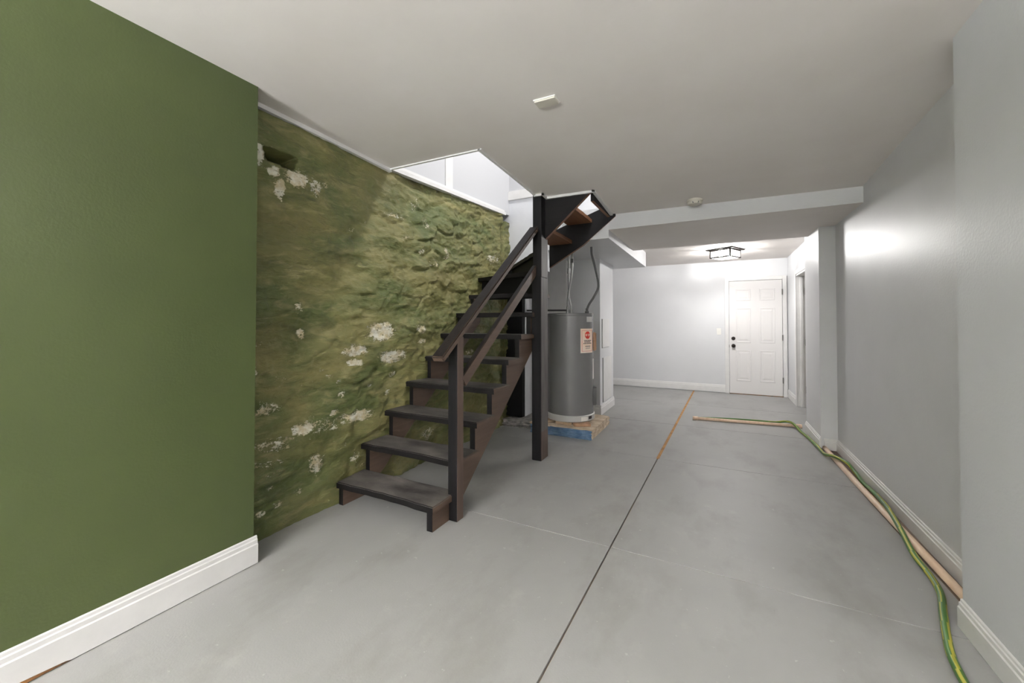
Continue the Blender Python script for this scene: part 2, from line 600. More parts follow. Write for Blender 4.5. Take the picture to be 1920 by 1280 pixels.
def ceil_trim(name, p0, p1, w, label, dz=0.022, up_z=0.004):
    """small white bead fixed on the ceiling edge from p0 to p1, w = offset vector giving the width"""
    n = 8
    V, F = [], []
    for i in range(n + 1):
        t = i / n
        x, y = p0[0] + (p1[0] - p0[0]) * t, p0[1] + (p1[1] - p0[1]) * t
        z = zc(x, y)
        for dx, zz in ((0, up_z), (0, -dz), (1, -dz), (1, up_z)):
            V.append((x + w[0] * dx, y + w[1] * dx, z + zz))
    for i in range(n):
        for k in range(4):
            F.append([4 * i + k, 4 * i + (k + 1) % 4, 4 * i + 4 + (k + 1) % 4, 4 * i + 4 + k])
    F += [[3, 2, 1, 0], [4 * n, 4 * n + 1, 4 * n + 2, 4 * n + 3]]
    return struct(mesh(name, V, F, M_TRIM), label, 'trim')


ceil_trim('trim_5', (-2.40, 1.29), (-2.40, 2.44), (0.03, 0), 'white edge bead where the ceiling meets the stone wall', 0.026)
ceil_trim('trim_6', (-2.40, 2.425), (-1.50, 2.425), (0, 0.018), 'white edge bead on the near side of the stair opening', 0.010)
ceil_trim('trim_7', (-1.53, 2.425), (-1.53, 3.42), (0.018, 0), 'white edge bead along the right side of the stair opening', 0.012)
ceil_trim('trim_8', (-1.53, 3.41), (-1.43, 3.41), (0, 0.02), 'short white bead in front of the tall stair post', 0.02)
ceil_trim('trim_9', (-1.45, 3.41), (-1.45, 3.53), (0.02, 0), 'short white bead beside the tall stair post', 0.02)
ceil_trim('trim_10', (-1.45, 3.51), (-0.97, 3.51), (0, 0.022), 'white bead above the upper stair stringer', 0.02)
ceil_trim('trim_11', (-1.0, 3.51), (-1.0, 4.22), (0.028, 0), 'white bead on the end of the upper stair opening', 0.016)

# ------------------------------------------------------------------ stone wall
CHIPS = [(1.4, 2.29, 0.02, 0.064, 0.9), (1.62, 2.21, 0.074, 0.055, 1), (1.52, 2.12, 0.025, 0.061, 1), (1.48, 2.21, 0.026, 0.031, 1), (1.76, 2.2, 0.044, 0.05, 0.8), (1.84, 2.24, 0.025, 0.019, 0.6), (1.63, 2.45, 0.027, 0.022, 0.3), (2.53, 2.2, 0.157, 0.016, 0.6), (2.79, 2.37, 0.072, 0.085, 0.4), (2.92, 2.2, 0.05, 0.062, 0.5), (2.65, 2.02, 0.043, 0.037, 0.5), (2.86, 1.95, 0.037, 0.054, 0.5), (3.23, 1.98, 0.053, 0.067, 0.6), (3.03, 1.86, 0.088, 0.038, 0.5), (4.19, 2.06, 0.162, 0.072, 0.5), (2.08, 1.99, 0.046, 0.02, 0.4), (2.21, 2.07, 0.016, 0.017, 0.6), (2.38, 1.22, 0.15, 0.071, 1), (2.84, 1.23, 0.08, 0.041, 0.7), (2.13, 1.08, 0.122, 0.036, 0.9), (2.51, 1.01, 0.161, 0.051, 0.9), (2.13, 0.99, 0.08, 0.022, 0.9), (1.7, 1.22, 0.021, 0.033, 0.8), (1.67, 1.39, 0.024, 0.026, 0.7), (2.88, 1.12, 0.071, 0.027, 0.7), (2.52, 0.86, 0.037, 0.025, 0.6), (2.48, 0.72, 0.033, 0.033, 0.7), (2.03, 0.77, 0.033, 0.033, 0.7), (2.17, 0.58, 0.142, 0.038, 0.9), (1.95, 0.65, 0.033, 0.021, 0.7), (1.94, 0.56, 0.042, 0.028, 0.7), (1.71, 0.59, 0.078, 0.033, 0.85), (1.48, 0.76, 0.086, 0.031, 0.7), (1.46, 0.8, 0.027, 0.014, 0.6), (1.53, 0.54, 0.157, 0.056, 0.55), (1.82, 0.33, 0.061, 0.081, 0.7), (2.05, 0.39, 0.035, 0.021, 0.6), (2.16, 0.27, 0.038, 0.046, 0.6), (1.5, 0.28, 0.021, 0.013, 0.7), (1.68, 0.19, 0.041, 0.012, 0.5), (1.54, 0.16, 0.039, 0.025, 0.5), (1.43, 0.15, 0.058, 0.011, 0.6), (1.39, 0.99, 0.011, 0.047, 0.6), (1.56, 0.93, 0.045, 0.038, 0.5), (2.0, 0.87, 0.021, 0.017, 0.5), (2.98, 0.25, 0.09, 0.057, 0.6), (3.67, 0.97, 0.085, 0.026, 0.6), (1.93, 0.91, 0.066, 0.023, 0.4), (2.28, 0.79, 0.027, 0.017, 0.5), (1.43, 1.16, 0.031, 0.016, 0.4), (1.88, 0.96, 0.053, 0.019, 0.3)]


def stone_wall():
    rs = np.random.RandomState(11)

    def vnoise(u, v, seed):
        g = np.random.RandomState(seed).rand(96, 96) * 2 - 1
        iu, iv = np.floor(u).astype(int), np.floor(v).astype(int)
        fu, fv = u - iu, v - iv
        fu, fv = fu * fu * (3 - 2 * fu), fv * fv * (3 - 2 * fv)
        a = g[iu % 96, iv % 96]
        b = g[(iu + 1) % 96, iv % 96]
        c = g[iu % 96, (iv + 1) % 96]
        d = g[(iu + 1) % 96, (iv + 1) % 96]
        return (a * (1 - fu) + b * fu) * (1 - fv) + (c * (1 - fu) + d * fu) * fv
    Y0, Y1 = 1.22, 4.66
    ny, nz = 270, 205
    ys = np.linspace(Y0, Y1, ny + 1)
    ztop = np.where(ys < 2.44, 2.545 + (ys - 1.3) * 0.004, np.where(ys < 4.43, 2.562 + (ys - 2.44) * 0.053, 2.585))
    t = np.linspace(0, 1, nz + 1)
    Y, T = np.meshgrid(ys, t, indexing='ij')
    Z = -0.01 + T * (ztop[:, None] + 0.01)
    # warped lookup for irregular stones
    Yw = Y + 0.05 * vnoise(Y * 5 + 3, Z * 6 + 9, 1) + 0.02 * vnoise(Y * 14, Z * 14, 2)
    Zw = Z + 0.035 * vnoise(Y * 4 + 30, Z * 5, 3) + 0.014 * vnoise(Y * 13 + 7, Z * 13, 4)
    seeds = []
    z = 0.03
    while z < 2.75:
        h = rs.uniform(0.09, 0.17)
        y = 1.1 + rs.uniform(0, 0.2)
        while y < 4.75:
            wd = rs.uniform(0.16, 0.40)
            seeds.append((y + wd / 2, z + h / 2 + rs.uniform(-0.02, 0.02)))
            y += wd
        z += h
    sd = np.array(seeds)
    d1 = np.full(Y.shape, 1e9)
    d2 = np.full(Y.shape, 1e9)
    idx = np.zeros(Y.shape, int)
    for i, (a, b) in enumerate(sd):
        d = np.sqrt(((Yw - a) / 2.1) ** 2 + (Zw - b) ** 2)
        m1 = d < d1
        d2 = np.where(m1, d1, np.minimum(d2, d))
        idx = np.where(m1, i, idx)
        d1 = np.where(m1, d, d1)
    edge = np.clip((d2 - d1) / 0.035, 0, 1)
    edge = edge * edge * (3 - 2 * edge)
    cellh = rs.uniform(-0.008, 0.010, len(sd))[idx]
    tilt = rs.uniform(-0.25, 0.22, len(sd))[idx] * (Zw - sd[idx, 1]) + rs.uniform(-0.12, 0.12, len(sd))[idx] * (Yw - sd[idx, 0])
    strength = np.clip(0.50 + 0.55 * np.clip((Y - 2.3) / 1.3, 0, 1) + 0.25 * vnoise(Y * 1.3, Z * 1.6 + 5, 8), 0.22, 1.0)
    H = strength * ((cellh + tilt) * edge - 0.008 * (1 - edge))
    H += 0.020 * vnoise(Y * 1.7 + 4, Z * 2.3, 5) + 0.016 * vnoise(Y * 3.5 + Z * 1.5, Z * 7.5 - Y * 1.2, 6)
    H += 0.007 * vnoise(Y * 9 + Z * 3, Z * 20 - Y * 3, 7) + 0.0022 * vnoise(Y * 50, Z * 60, 10)
    H += strength * (0.011 * (0.5 - np.abs(vnoise(Y * 11 + Z * 4, Z * 23 - Y * 4, 21))) + 0.007 * (0.5 - np.abs(vnoise(Y * 21, Z * 40 + Y * 6, 22))))
    H += 0.004 * vnoise(Y * 24, Z * 38, 9)
    # vertical recess and end pier at the far end
    H += np.where((Y > 4.40) & (Y < 4.45), -0.05, 0.0) * np.clip((Z - 1.9) / 0.1, 0, 1)
    # broken-out hole near the ceiling
    quad = [(1.417, 2.344), (1.443, 2.28), (1.603, 2.269), (1.613, 2.335)]
    ins = np.ones(Y.shape, bool)
    for k in range(4):
        (a0, b0), (a1, b1) = quad[k], quad[(k + 1) % 4]
        ins &= ((a1 - a0) * (Z - b0) - (b1 - b0) * (Y - a0)) >= -0.0003
    H = np.where(ins, H - 0.22, H)
    chip = 0.62 * np.clip(vnoise(Y * 4 + 2, Z * 7 + 1, 31) + 0.25, 0, 1) * np.clip((2.7 - Y) / 0.6, 0.25, 1) * np.clip((1.35 - Z) / 0.4, 0.3, 1)
    for (a, b, ry, rz, s) in CHIPS:
        q = np.sqrt(((Y - a) / (ry * 1.2 + 0.014)) ** 2 + ((Z - b) / (rz * 1.2 + 0.012)) ** 2)
        chip = np.maximum(chip, (0.38 + 0.55 * s) * np.clip(1.45 - q, 0, 1))
    chip = np.where(ins, -0.6, chip)
    X = -2.425 + H + 0.03 * np.clip((Z - 1.6), 0, 1) * np.clip((2.6 - Y), 0, 1)
    # normals of the height field
    dXdy = np.gradient(X, axis=0) / np.gradient(Y, axis=0)
    dXdz = np.gradient(X, axis=1) / np.gradient(Z, axis=1)
    N = np.stack([np.ones_like(X), -dXdy, -dXdz], -1)
    N /= np.linalg.norm(N, axis=-1, keepdims=True)
    P = np.stack([X, Y, Z], -1)
    fc = idx[:-1, :-1]                      # cell of each quad

    def build(name, mask, parent):
        fi, fj = np.nonzero(mask)
        n1 = nz + 1
        q = np.stack([fi * n1 + fj, (fi + 1) * n1 + fj, (fi + 1) * n1 + fj + 1, fi * n1 + fj + 1], -1)
        u, inv = np.unique(q.ravel(), return_inverse=True)
        me = bpy.data.meshes.new(name)
        me.from_pydata(P.reshape(-1, 3)[u].tolist(), [], inv.reshape(-1, 4).tolist())
        me.update()
        a = me.attributes.new('chip', 'FLOAT', 'POINT')
        a.data.foreach_set('value', chip.reshape(-1)[u].astype(np.float32))
        me.polygons.foreach_set('use_smooth', [True] * len(me.polygons))
        me.normals_split_custom_set_from_vertices(N.reshape(-1, 3)[u].tolist())
        me.materials.append(M_STONE)
        ob = bpy.data.objects.new(name, me)
        link(ob, parent)
        return ob
    readable = np.zeros(len(sd), bool)
    for i in range(len(sd)):
        mk = fc == i
        n = mk.sum()
        if n < 30:
            continue
        a, b = sd[i]
        if (a > 2.5 and b > 1.15) or (a > 1.2 and 1.3 < b < 2.1 and i % 3 == 0) or (b > 2.2 and a > 2.3):
            readable[i] = True
    base = build('wall_stairs', ~readable[fc], None)
    struct(base, 'lumpy old rubble stone wall painted olive green with white flaking patches beside the stairs')
    for i in np.nonzero(readable)[0]:
        build('stone', fc == i, base)
    return base


stone_wall()
o = box('wall_stairs_core', -3.0, -2.70, 1.2, 4.66, 0, 2.56, M_CURB)
struct(o, 'solid core behind the rubble stone wall')


# ------------------------------------------------------------------ baseboards
def baseboard(name, p0, p1, nrm, h, label, th=0.017, z0=0.004):
    prof = [(0, 0), (th, 0), (th, 0.70 * h), (th * 0.72, 0.735 * h), (th * 0.72, 0.86 * h), (th * 0.45, 0.89 * h), (th * 0.40, 0.97 * h), (th * 0.15, h), (0, h)]
    n = len(prof)
    V = []
    for p in (p0, p1):
        for d, z in prof:
            V.append((p[0] + nrm[0] * d, p[1] + nrm[1] * d, z0 + z))
    F = [list(range(n)), list(range(2 * n - 1, n - 1, -1))] + [[i, (i + 1) % n, n + (i + 1) % n, n + i] for i in range(n)]
    return struct(mesh(name, V, F, M_TRIM), label, 'baseboard')


bb = baseboard('baseboard_left', (-2.22, -5.0), (-2.22, 1.295), (1, 0), 0.142, 'white moulded baseboard along the smooth green wall')
prism('bare_wood_edge', [(0.36, 0.004), (0.60, 0.004), (0.585, 0.009), (0.50, 0.016), (0.36, 0.024)], 0, -2.2032, -2.2018, M_BROWNGAP, bb)
baseboard('baseboard_right', (1.075, 2.39), (1.075, 5.10), (-1, 0), 0.13, 'white moulded baseboard along the long grey wall above the pipe', z0=-0.02)
baseboard('baseboard_right_near', (0.915, 1.715), (0.915, 2.392), (-1, 0), 0.118, 'white moulded baseboard at the right edge of the view')
baseboard('baseboard_stub_front', (0.96, 5.10), (1.075, 5.10), (0, -1), 0.112, 'short white baseboard on the front of the wall stub', z0=-0.004)
baseboard('baseboard_stub_side', (0.935, 5.085), (0.935, 5.84), (-1, 0), 0.118, 'white baseboard on the hall side of the wall stub')
baseboard('baseboard_far', (-2.05, 8.35), (0.125, 8.35), (0, -1), 0.135, 'white baseboard along the far hall wall', z0=0.012)
baseboard('baseboard_utility', (-1.46, 5.50), (-1.46, 6.315), (1, 0), 0.135, 'white baseboard at the foot of the access panel wall')
baseboard('baseboard_utility_front', (-1.62, 5.52), (-1.445, 5.52), (0, -1), 0.135, 'short white baseboard behind the water heater')
baseboard('baseboard_hall_right', (1.09, 7.57), (1.09, 8.35), (-1, 0), 0.135, 'white baseboard right of the panelled door')

# ------------------------------------------------------------------ panelled door
d = box('door_1', 0.195, 1.005, 8.312, 8.345, 0.012, 2.045, M_DOOR, bev=0.002)
struct(d, 'white six-panel door with dark knob at the far end of the hall', 'door')
pw = 0.235
for (z0, z1) in ((0.24, 0.80), (0.93, 1.56), (1.69, 1.90)):
    for x0 in (0.30, 0.665):
        x1 = x0 + pw
        V, F = [], []
        RG = ((0, 8.3119), (0.006, 8.3075), (0.016, 8.3075), (0.026, 8.3115), (0.038, 8.3115), (0.062, 8.3070))
        for ins, yy in RG:
            V += [(x0 + ins, yy, z0 + ins), (x1 - ins, yy, z0 + ins), (x1 - ins, yy, z1 - ins), (x0 + ins, yy, z1 - ins)]
        for k in range(len(RG) - 1):
            for j in range(4):
                F.append([4 * k + j, 4 * k + (j + 1) % 4, 4 * k + 4 + (j + 1) % 4, 4 * k + 4 + j])
        n = 4 * len(RG)
        F.append([n - 4, n - 3, n - 2, n - 1])
        V += [(x0, 8.314, z0), (x1, 8.314, z0), (x1, 8.314, z1), (x0, 8.314, z1)]
        for j in range(4):
            F.append([j, (j + 1) % 4, n + (j + 1) % 4, n + j])
        mesh('panel', V, F, M_DOOR, d)
lathe('deadbolt', [(0.0, -0.022), (0.020, -0.022), (0.031, -0.010), (0.033, 0.0)], (0.258, 8.312, 1.005), M_BLACKM, d, 24, 1)
kn = lathe('knob', [(0.0, -0.062), (0.016, -0.060), (0.028, -0.048), (0.029, -0.038), (0.014, -0.024), (0.014, -0.008), (0.034, -0.006), (0.034, 0.0)], (0.258, 8.312, 0.872), M_BLACKM, d, 24, 1)
for z in (0.24, 0.98, 1.78):
    box('hinge', 1.000, 1.014, 8.296, 8.312, z, z + 0.10, M_HINGE, d, bev=0.003)
box('latch_plate', 0.20, 0.275, 8.305, 8.312, 1.955, 1.985, M_TRIM, d, bev=0.002)
box('bolt_edge', 0.183, 0.195, 8.320, 8.345, 0.84, 0.89, M_BLACKM, d)
o = box('trim_12', 0.122, 0.190, 8.318, 8.350, 0, 2.115, M_TRIM, bev=0.004)
struct(o, 'white casing board left of the panelled door', 'trim')
o = box('trim_13', 1.012, 1.075, 8.318, 8.350, 0, 2.115, M_TRIM, bev=0.004)
struct(o, 'white casing board right of the panelled door', 'trim')
o = box('trim_14', 0.190, 1.012, 8.318, 8.350, 2.052, 2.115, M_TRIM, bev=0.004)
struct(o, 'white casing board across the top of the panelled door', 'trim')
o = box('trim_15', 0.19, 1.012, 8.31, 8.36, -0.01, 0.012, M_BROWNGAP)
struct(o, 'rotted brown threshold under the panelled door', 'threshold')
# light switch
sw = empty('light_switch', (0.025, 8.35, 1.13))
tag(sw, 'white light switch plate on the far wall left of the panelled door', 'light switch')
adopt(box('switch_plate', -0.012, 0.062, 8.343, 8.351, 1.07, 1.19, M_PLAST, bev=0.002), sw)
adopt(box('toggle', 0.019, 0.031, 8.328, 8.344, 1.122, 1.142, M_PLAST, bev=0.002), sw)

# side doorway of the hall
jb = box('door_2', 1.085, 1.225, 7.47, 7.50, 0, 2.04, M_TRIM)
struct(jb, 'white jamb of the open side doorway behind the wall stub', 'door frame')
box('casing', 1.072, 1.092, 7.47, 7.54, 0, 2.10, M_TRIM, jb, bev=0.004)
box('head_casing', 1.072, 1.092, 5.86, 7.47, 2.035, 2.10, M_TRIM, jb, bev=0.004)
box('head_jamb', 1.085, 1.225, 5.86, 7.47, 2.01, 2.036, M_TRIM, jb)
box('door_stop', 1.135, 1.165, 7.455, 7.47, 0, 2.01, M_TRIM, jb)
for z in (0.22, 0.94, 1.72):
    box('hinge', 1.192, 1.212, 7.452, 7.47, z, z + 0.10, M_BLACKM, jb)
lf = box('door_leaf', 1.232, 2.02, 7.425, 7.465, 0.012, 2.0, M_DOOR, jb)

# access panels on the utility wall
for (y0, y1, z0, z1, lab) in ((5.62, 6.02, 0.935, 1.345, 'small white upper access panel on the wall beside the water heater'),
                              (5.66, 6.14, 0.16, 0.79, 'tall white lower access panel standing above the utility wall baseboard')):
    a = empty('access_panel', (-1.46, (y0 + y1) / 2, z0))
    tag(a, lab, 'access panel', 'access panels on the utility wall')
    adopt(box('panel_cover', -1.46, -1.448, y0, y1, z0, z1, M_TRIM, bev=0.002), a)
    adopt(box('panel_gap', -1.462, -1.4585, y0 - 0.012, y1 + 0.002, z0 - 0.006, z1, M_DKHOSE), a)

# ------------------------------------------------------------------ staircase
st = empty('staircase', (-1.98, 2.0, 0))
tag(st, 'dark wooden open-riser staircase with landing post climbing along the stone wall', 'staircase')


def part(o):
    return adopt(o, st)


RISE, GO = 0.2035, 0.242


def tread_poly(name, poly, ztop, th=0.042, seed=0, sag=0.0):
    """worn plank: outline polygon with slightly uneven edges and rounded arrises"""
    r = random.Random(seed)
    pts = []
    n = len(poly)
    for i in range(n):
        a, b = Vector(poly[i]), Vector(poly[(i + 1) % n])
        k = max(1, int((b - a).length / 0.07))
        for j in range(k):
            q = a.lerp(b, j / k)
            if j:
                q += Vector((r.uniform(-1, 1), r.uniform(-1, 1))) * 0.003
                if sag and i == 0:
                    q.y += sag * math.sin(math.pi * j / k) ** 2
            pts.append(q)
    bm = bmesh.new()
    lo = [bm.verts.new((p.x, p.y, ztop - th)) for p in pts]
    hi = [bm.verts.new((p.x, p.y, ztop + r.uniform(-0.0012, 0.0012))) for p in pts]
    bm.faces.new(hi)
    bm.faces.new(lo[::-1])
    for i in range(len(pts)):
        bm.faces.new([lo[i], lo[(i + 1) % len(pts)], hi[(i + 1) % len(pts)], hi[i]])
    bmesh.ops.recalc_face_normals(bm, faces=bm.faces)
    te = [e for e in bm.edges if all(v in set(hi) for v in e.verts)]
    bmesh.ops.bevel(bm, geom=te, offset=0.006, segments=2, affect='EDGES')
    o = bm_obj(name, bm, M_TREAD)
    o.data.materials.append(M_BLK_X)
    o.data.materials.append(M_BROWN_Y)
    o.data.materials.append(M_RAW_X)
    for p in o.data.polygons:
        if abs(p.normal.z) < 0.5:
            p.material_index = 2 if p.normal.x > 0.7 else 1
        elif p.normal.z < -0.5:
            p.material_index = 1
    return part(o)


def yf(i):
    return 1.945 + GO * (i - 1)


def zt(i):
    return 0.168 + RISE * (i - 1)


XL, XR = -2.425, -1.535
for i in range(1, 9):
    right = XR if i < 7 else (-1.535 if i == 7 else -1.57)
    y0 = yf(i)
    if i == 1:
        right = -1.545
    t = tread_poly('tread', [(XL + 0.03 * (i == 1), y0), (right, y0), (right, y0 + 0.272), (XL, y0 + 0.272)], zt(i), seed=i, sag=0.014 if i < 3 else 0.004)
# winders
z9, z10 = 1.80, 2.0
tread_poly('winder_tread', [(-2.42, 3.845), (-1.575, 3.535), (-1.575, 3.66), (-2.42, 4.50)], z9, seed=9)
tread_poly('winder_tread', [(-2.40, 4.55), (-1.575, 3.56), (-1.565, 3.62), (-1.72, 4.20), (-1.88, 4.56)], z10, seed=10)
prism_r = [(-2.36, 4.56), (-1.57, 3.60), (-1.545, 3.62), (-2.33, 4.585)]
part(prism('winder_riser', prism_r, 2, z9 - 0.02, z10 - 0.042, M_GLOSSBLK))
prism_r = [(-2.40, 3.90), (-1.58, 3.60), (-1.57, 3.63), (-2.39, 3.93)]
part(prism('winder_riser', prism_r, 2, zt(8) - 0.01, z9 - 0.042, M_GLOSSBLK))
# upper flight treads (rise to the right)
for (xa, xb, z) in ((-1.68, -1.42, 2.205), (-1.465, -1.195, 2.412)):
    t = tread_poly('upper_tread', [(xa, 3.582), (xb, 3.582), (xb, 4.20), (xa, 4.20)], z, seed=int(z * 10))
    for p in t.data.polygons:
        if p.normal.z < -0.5 or p.normal.x > 0.7:
            p.material_index = 3

# sawtooth stringers of the lower flight
def saw_profile(n, last_y):
    P = []
    low = lambda y: 0.111 + 0.804 * (y - 2.323)
    P.append((yf(1) + 0.027, 0.0))
    for i in range(1, n + 1):
        P.append((yf(i) + 0.027, zt(i) - 0.042))
        nxt = yf(i + 1) + 0.027 if i < n else last_y
        P.append((nxt, zt(i) - 0.042))
    P.append((last_y, low(last_y)))
    P.append((2.185, 0.0))
    return P


for (xa, xb) in ((-1.612, -1.568), (-2.40, -2.36)):
    s = prism('stringer', saw_profile(8, 3.80 if xa < -2 else 3.55), 0, xa, xb, M_BROWN_Y)
    s.data.materials.append(M_BLK_Z)
    for p in s.data.polygons:
        if abs(p.normal.y) > 0.9:
            p.material_index = 1
    part(s)

# newel, tall post, handrail, mid rail
nw = box('newel_post', -1.578, -1.504, 2.143, 2.215, 0.0, 1.20, M_BLK_Z, bev=0.004)
nw.data.materials.append(M_BROWN_Z)
for p in nw.data.polygons:
    if p.normal.x > 0.7:
        p.material_index = 1
part(nw)
bm = bmesh.new()
bm_box(bm, -1.562, -1.466, 3.437, 3.606, 0.0, 1.72)
bmesh.ops.bevel(bm, geom=bm.edges[:], offset=0.004, segments=2, affect='EDGES')
po = bm_obj('tall_post', bm, M_BLK_Z)
for m_ in (M_GREYPOST, M_BROWN_Z):
    po.data.materials.append(m_)
bmx = bmesh.new()
bmx.from_mesh(po.data)
bmesh.ops.bisect_plane(bmx, geom=bmx.verts[:] + bmx.edges[:] + bmx.faces[:], plane_co=(0, 0, 0.27), plane_no=(0, 0, 1))
for f in bmx.faces:
    if f.normal.x > 0.7:
        f.material_index = 2 if f.calc_center_median().z < 0.27 else 1
bmx.to_mesh(po.data)
bmx.free()
part(po)
pu = box('post_extension', -1.556, -1.466, 3.446, 3.606, 1.72, 2.60, M_BLK_Z, bev=0.006)
pu.data.materials.append(M_GREYPOST)
bmx = bmesh.new()
bmx.from_mesh(pu.data)
bmesh.ops.bisect_plane(bmx, geom=bmx.verts[:] + bmx.edges[:] + bmx.faces[:], plane_co=(0, 0, 2.10), plane_no=(0, 0, 1))
for f in bmx.faces:
    if f.normal.x > 0.7 and f.calc_center_median().z < 2.10:  # side stays black near the ceiling: shade put into the colour
        f.material_index = 1
bmx.to_mesh(pu.data)
bmx.free()
part(pu)


def rail(name, x0, x1, a, b, th, bev):
    """straight rail in the YZ plane: a, b = (y, z) of the top line"""
    dy, dz = b[0] - a[0], b[1] - a[1]
    L = math.hypot(dy, dz)
    ny, nz = dz / L * th, -dy / L * th
    o = prism(name, [a, (b[0], b[1]), (b[0], b[1] - th * L / dy), (a[0] + ny, a[1] + nz)], 0, x0, x1, M_BLK_Y, bev=bev)
    o.data.materials.append(M_BROWN_Y)
    for p in o.data.polygons:
        if p.normal.x > 0.7 or p.normal.z < -0.5:
            p.material_index = 1
    return part(o)


rail('handrail', -1.588, -1.498, (1.975, 1.078), (3.448, 2.205), 0.042, 0.008)
rail('mid_rail', -1.556, -1.516, (2.214, 0.925), (3.44, 1.835), 0.082, 0.004)

# upper flight stringers
s = prism('upper_stringer', [(-1.466, 2.095), (-1.425, 2.128), (-1.005, 2.50), (-1.005, 2.60), (-1.466, 2.60)], 1, 3.54, 3.58, M_BLK_X)
s.data.materials.append(M_RAW_X)
for p in s.data.polygons:
    if p.normal.z < -0.4:
        p.material_index = 1
part(s)
s = prism('upper_stringer', [(-1.69, 1.915), (-1.296, 2.139), (-0.945, 2.412), (-0.945, 2.56), (-1.69, 2.56 - 0.25)], 1, 4.205, 4.245, M_BLK_X)
s.data.materials.append(M_RAW_X)
for p in s.data.polygons:
    if p.normal.z < -0.4:
        p.material_index = 1
part(s)
s = box('stair_header', -1.03, -1.0, 3.58, 4.205, 2.41, 2.62, M_BLK_X)
s.data.materials.append(M_RAW_X)
for p in s.data.polygons:
    if p.normal.z < -0.4:
        p.material_index = 1
part(s)
part(box('landing_board', -2.46, -2.215, 4.58, 4.655, 0.09, 1.93, M_GLOSSBLK))  # flat black board below the landing, filling the gap at the wall end
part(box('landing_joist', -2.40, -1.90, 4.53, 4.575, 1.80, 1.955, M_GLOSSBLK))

# ------------------------------------------------------------------ concrete curb and heater pad
bm = bmesh.new()
bm_box(bm, -2.41, -2.0, 4.42, 5.44, 0, 0.085)
bmesh.ops.subdivide_edges(bm, edges=bm.edges[:], cuts=9, use_grid_fill=True)
for v in bm.verts:
    k = 0.012 if v.co.z > 0.01 else 0.006
    v.co.x += rnd.uniform(-k, k)
    v.co.y += rnd.uniform(-k, k) * 1.6
    if v.co.z > 0.01:
        v.co.z += rnd.uniform(-k, 0.002)
o = bm_obj('concrete_curb', bm, M_CURB)
tag(o, 'broken grey concrete curb under the white niche wall behind the stairs', 'curb')
bm = bmesh.new()
bm_box(bm, -1.97, -1.235, 4.30, 5.10, 0, 0.105)
bmesh.ops.subdivide_edges(bm, edges=bm.edges[:], cuts=11, use_grid_fill=True)
for v in bm.verts:
    if 0.0 < v.co.z < 0.1:
        v.co.x += rnd.uniform(-0.007, 0.007)
        v.co.y += rnd.uniform(-0.009, 0.009)
    elif v.co.z >= 0.1 and (v.co.y < 4.31 or v.co.x > -1.24):
        v.co.y += rnd.uniform(-0.006, 0.006)
        v.co.z -= rnd.uniform(0, 0.008)
pad = bm_obj('heater_pad', bm, M_RAWCONC)
pad.data.materials.append(M_BLUE)
for p in pad.data.polygons:
    if p.normal.y < -0.5 and p.center.y < 4.35:
        p.material_index = 1
tag(pad, 'raw concrete pad with blue painted front under the grey water heater', 'concrete pad')

ZB = 0.140  # underside of the heater
SH = [('wood_shim', (-1.90, 4.42), 0.30, 0.035, 0.022, 25, M_SHIM, 'leftmost pale wood slat shim under the water heater'),
      ('wood_shim', (-1.80, 4.43), 0.26, 0.035, 0.020, 28, M_SHIM, 'second pale wood slat shim from the left under the water heater'),
      ('wood_block', (-1.66, 4.45), 0.10, 0.045, 0.033, 70, M_SHIM, 'small tan wood block under the middle of the water heater'),
      ('wood_block', (-1.56, 4.43), 0.09, 0.05, 0.03, 110, M_SHIM, 'small pale wood block between the middle block and the brick'),
      ('support_brick', (-1.40, 4.47), 0.10, 0.19, 0.033, 150, M_BRICK, 'tan brick supporting the right front of the water heater')]
for nm, (x, y), L, W, H_, a, m_, lab in SH:
    o = box(nm, -W / 2, W / 2, -L / 2, L / 2, 0, H_, m_, bev=0.003)
    o.rotation_euler = (0, 0, R(-a))
    o.location = (x, y, 0.1052)
    tag(o, lab, 'block' if 'shim' not in nm else 'shim', 'supports under the water heater')

# ------------------------------------------------------------------ water heater
HX, HY, HR = -1.608, 4.68, 0.279
wh = empty('water_heater', (HX, HY, ZB))
tag(wh, 'tall dark grey cylindrical water heater standing on a blue-edged pad behind the stairs', 'water heater')
c0 = (HX, HY, 0)
adopt(lathe('base_band', [(0.0, ZB), (HR + 0.004, ZB), (HR + 0.012, ZB + 0.01), (HR + 0.012, 0.208), (HR + 0.004, 0.214), (0, 0.214)], c0, M_TANKRING), wh)
adopt(lathe('tank', [(0.0, 0.214), (HR, 0.214), (HR, 1.372), (HR - 0.004, 1.376), (0, 1.376)], c0, M_TANK), wh)
adopt(lathe('tank_lid', [(0.0, 1.376), (HR + 0.003, 1.376), (HR + 0.003, 1.397), (HR - 0.006, 1.404), (0, 1.404)], c0, M_TANK), wh)


def wrap(name, a0, a1, z0, z1, r, m_, parent, n=10):
    V, F = [], []
    for i in range(n + 1):
        a = R(a0 + (a1 - a0) * i / n)
        for rr in (r, r + 0.0012):
            for z in (z0, z1):
                V.append((HX + rr * math.cos(a), HY + rr * math.sin(a), z))
    for i in range(n):
        b = 4 * i
        F += [[b, b + 4, b + 5, b + 1], [b + 2, b + 3, b + 7, b + 6], [b, b + 2, b + 6, b + 4], [b + 1, b + 5, b + 7, b + 3]]
    F += [[0, 1, 3, 2], [4 * n, 4 * n + 2, 4 * n + 3, 4 * n + 1]]
    return mesh(name, V, F, m_, parent)


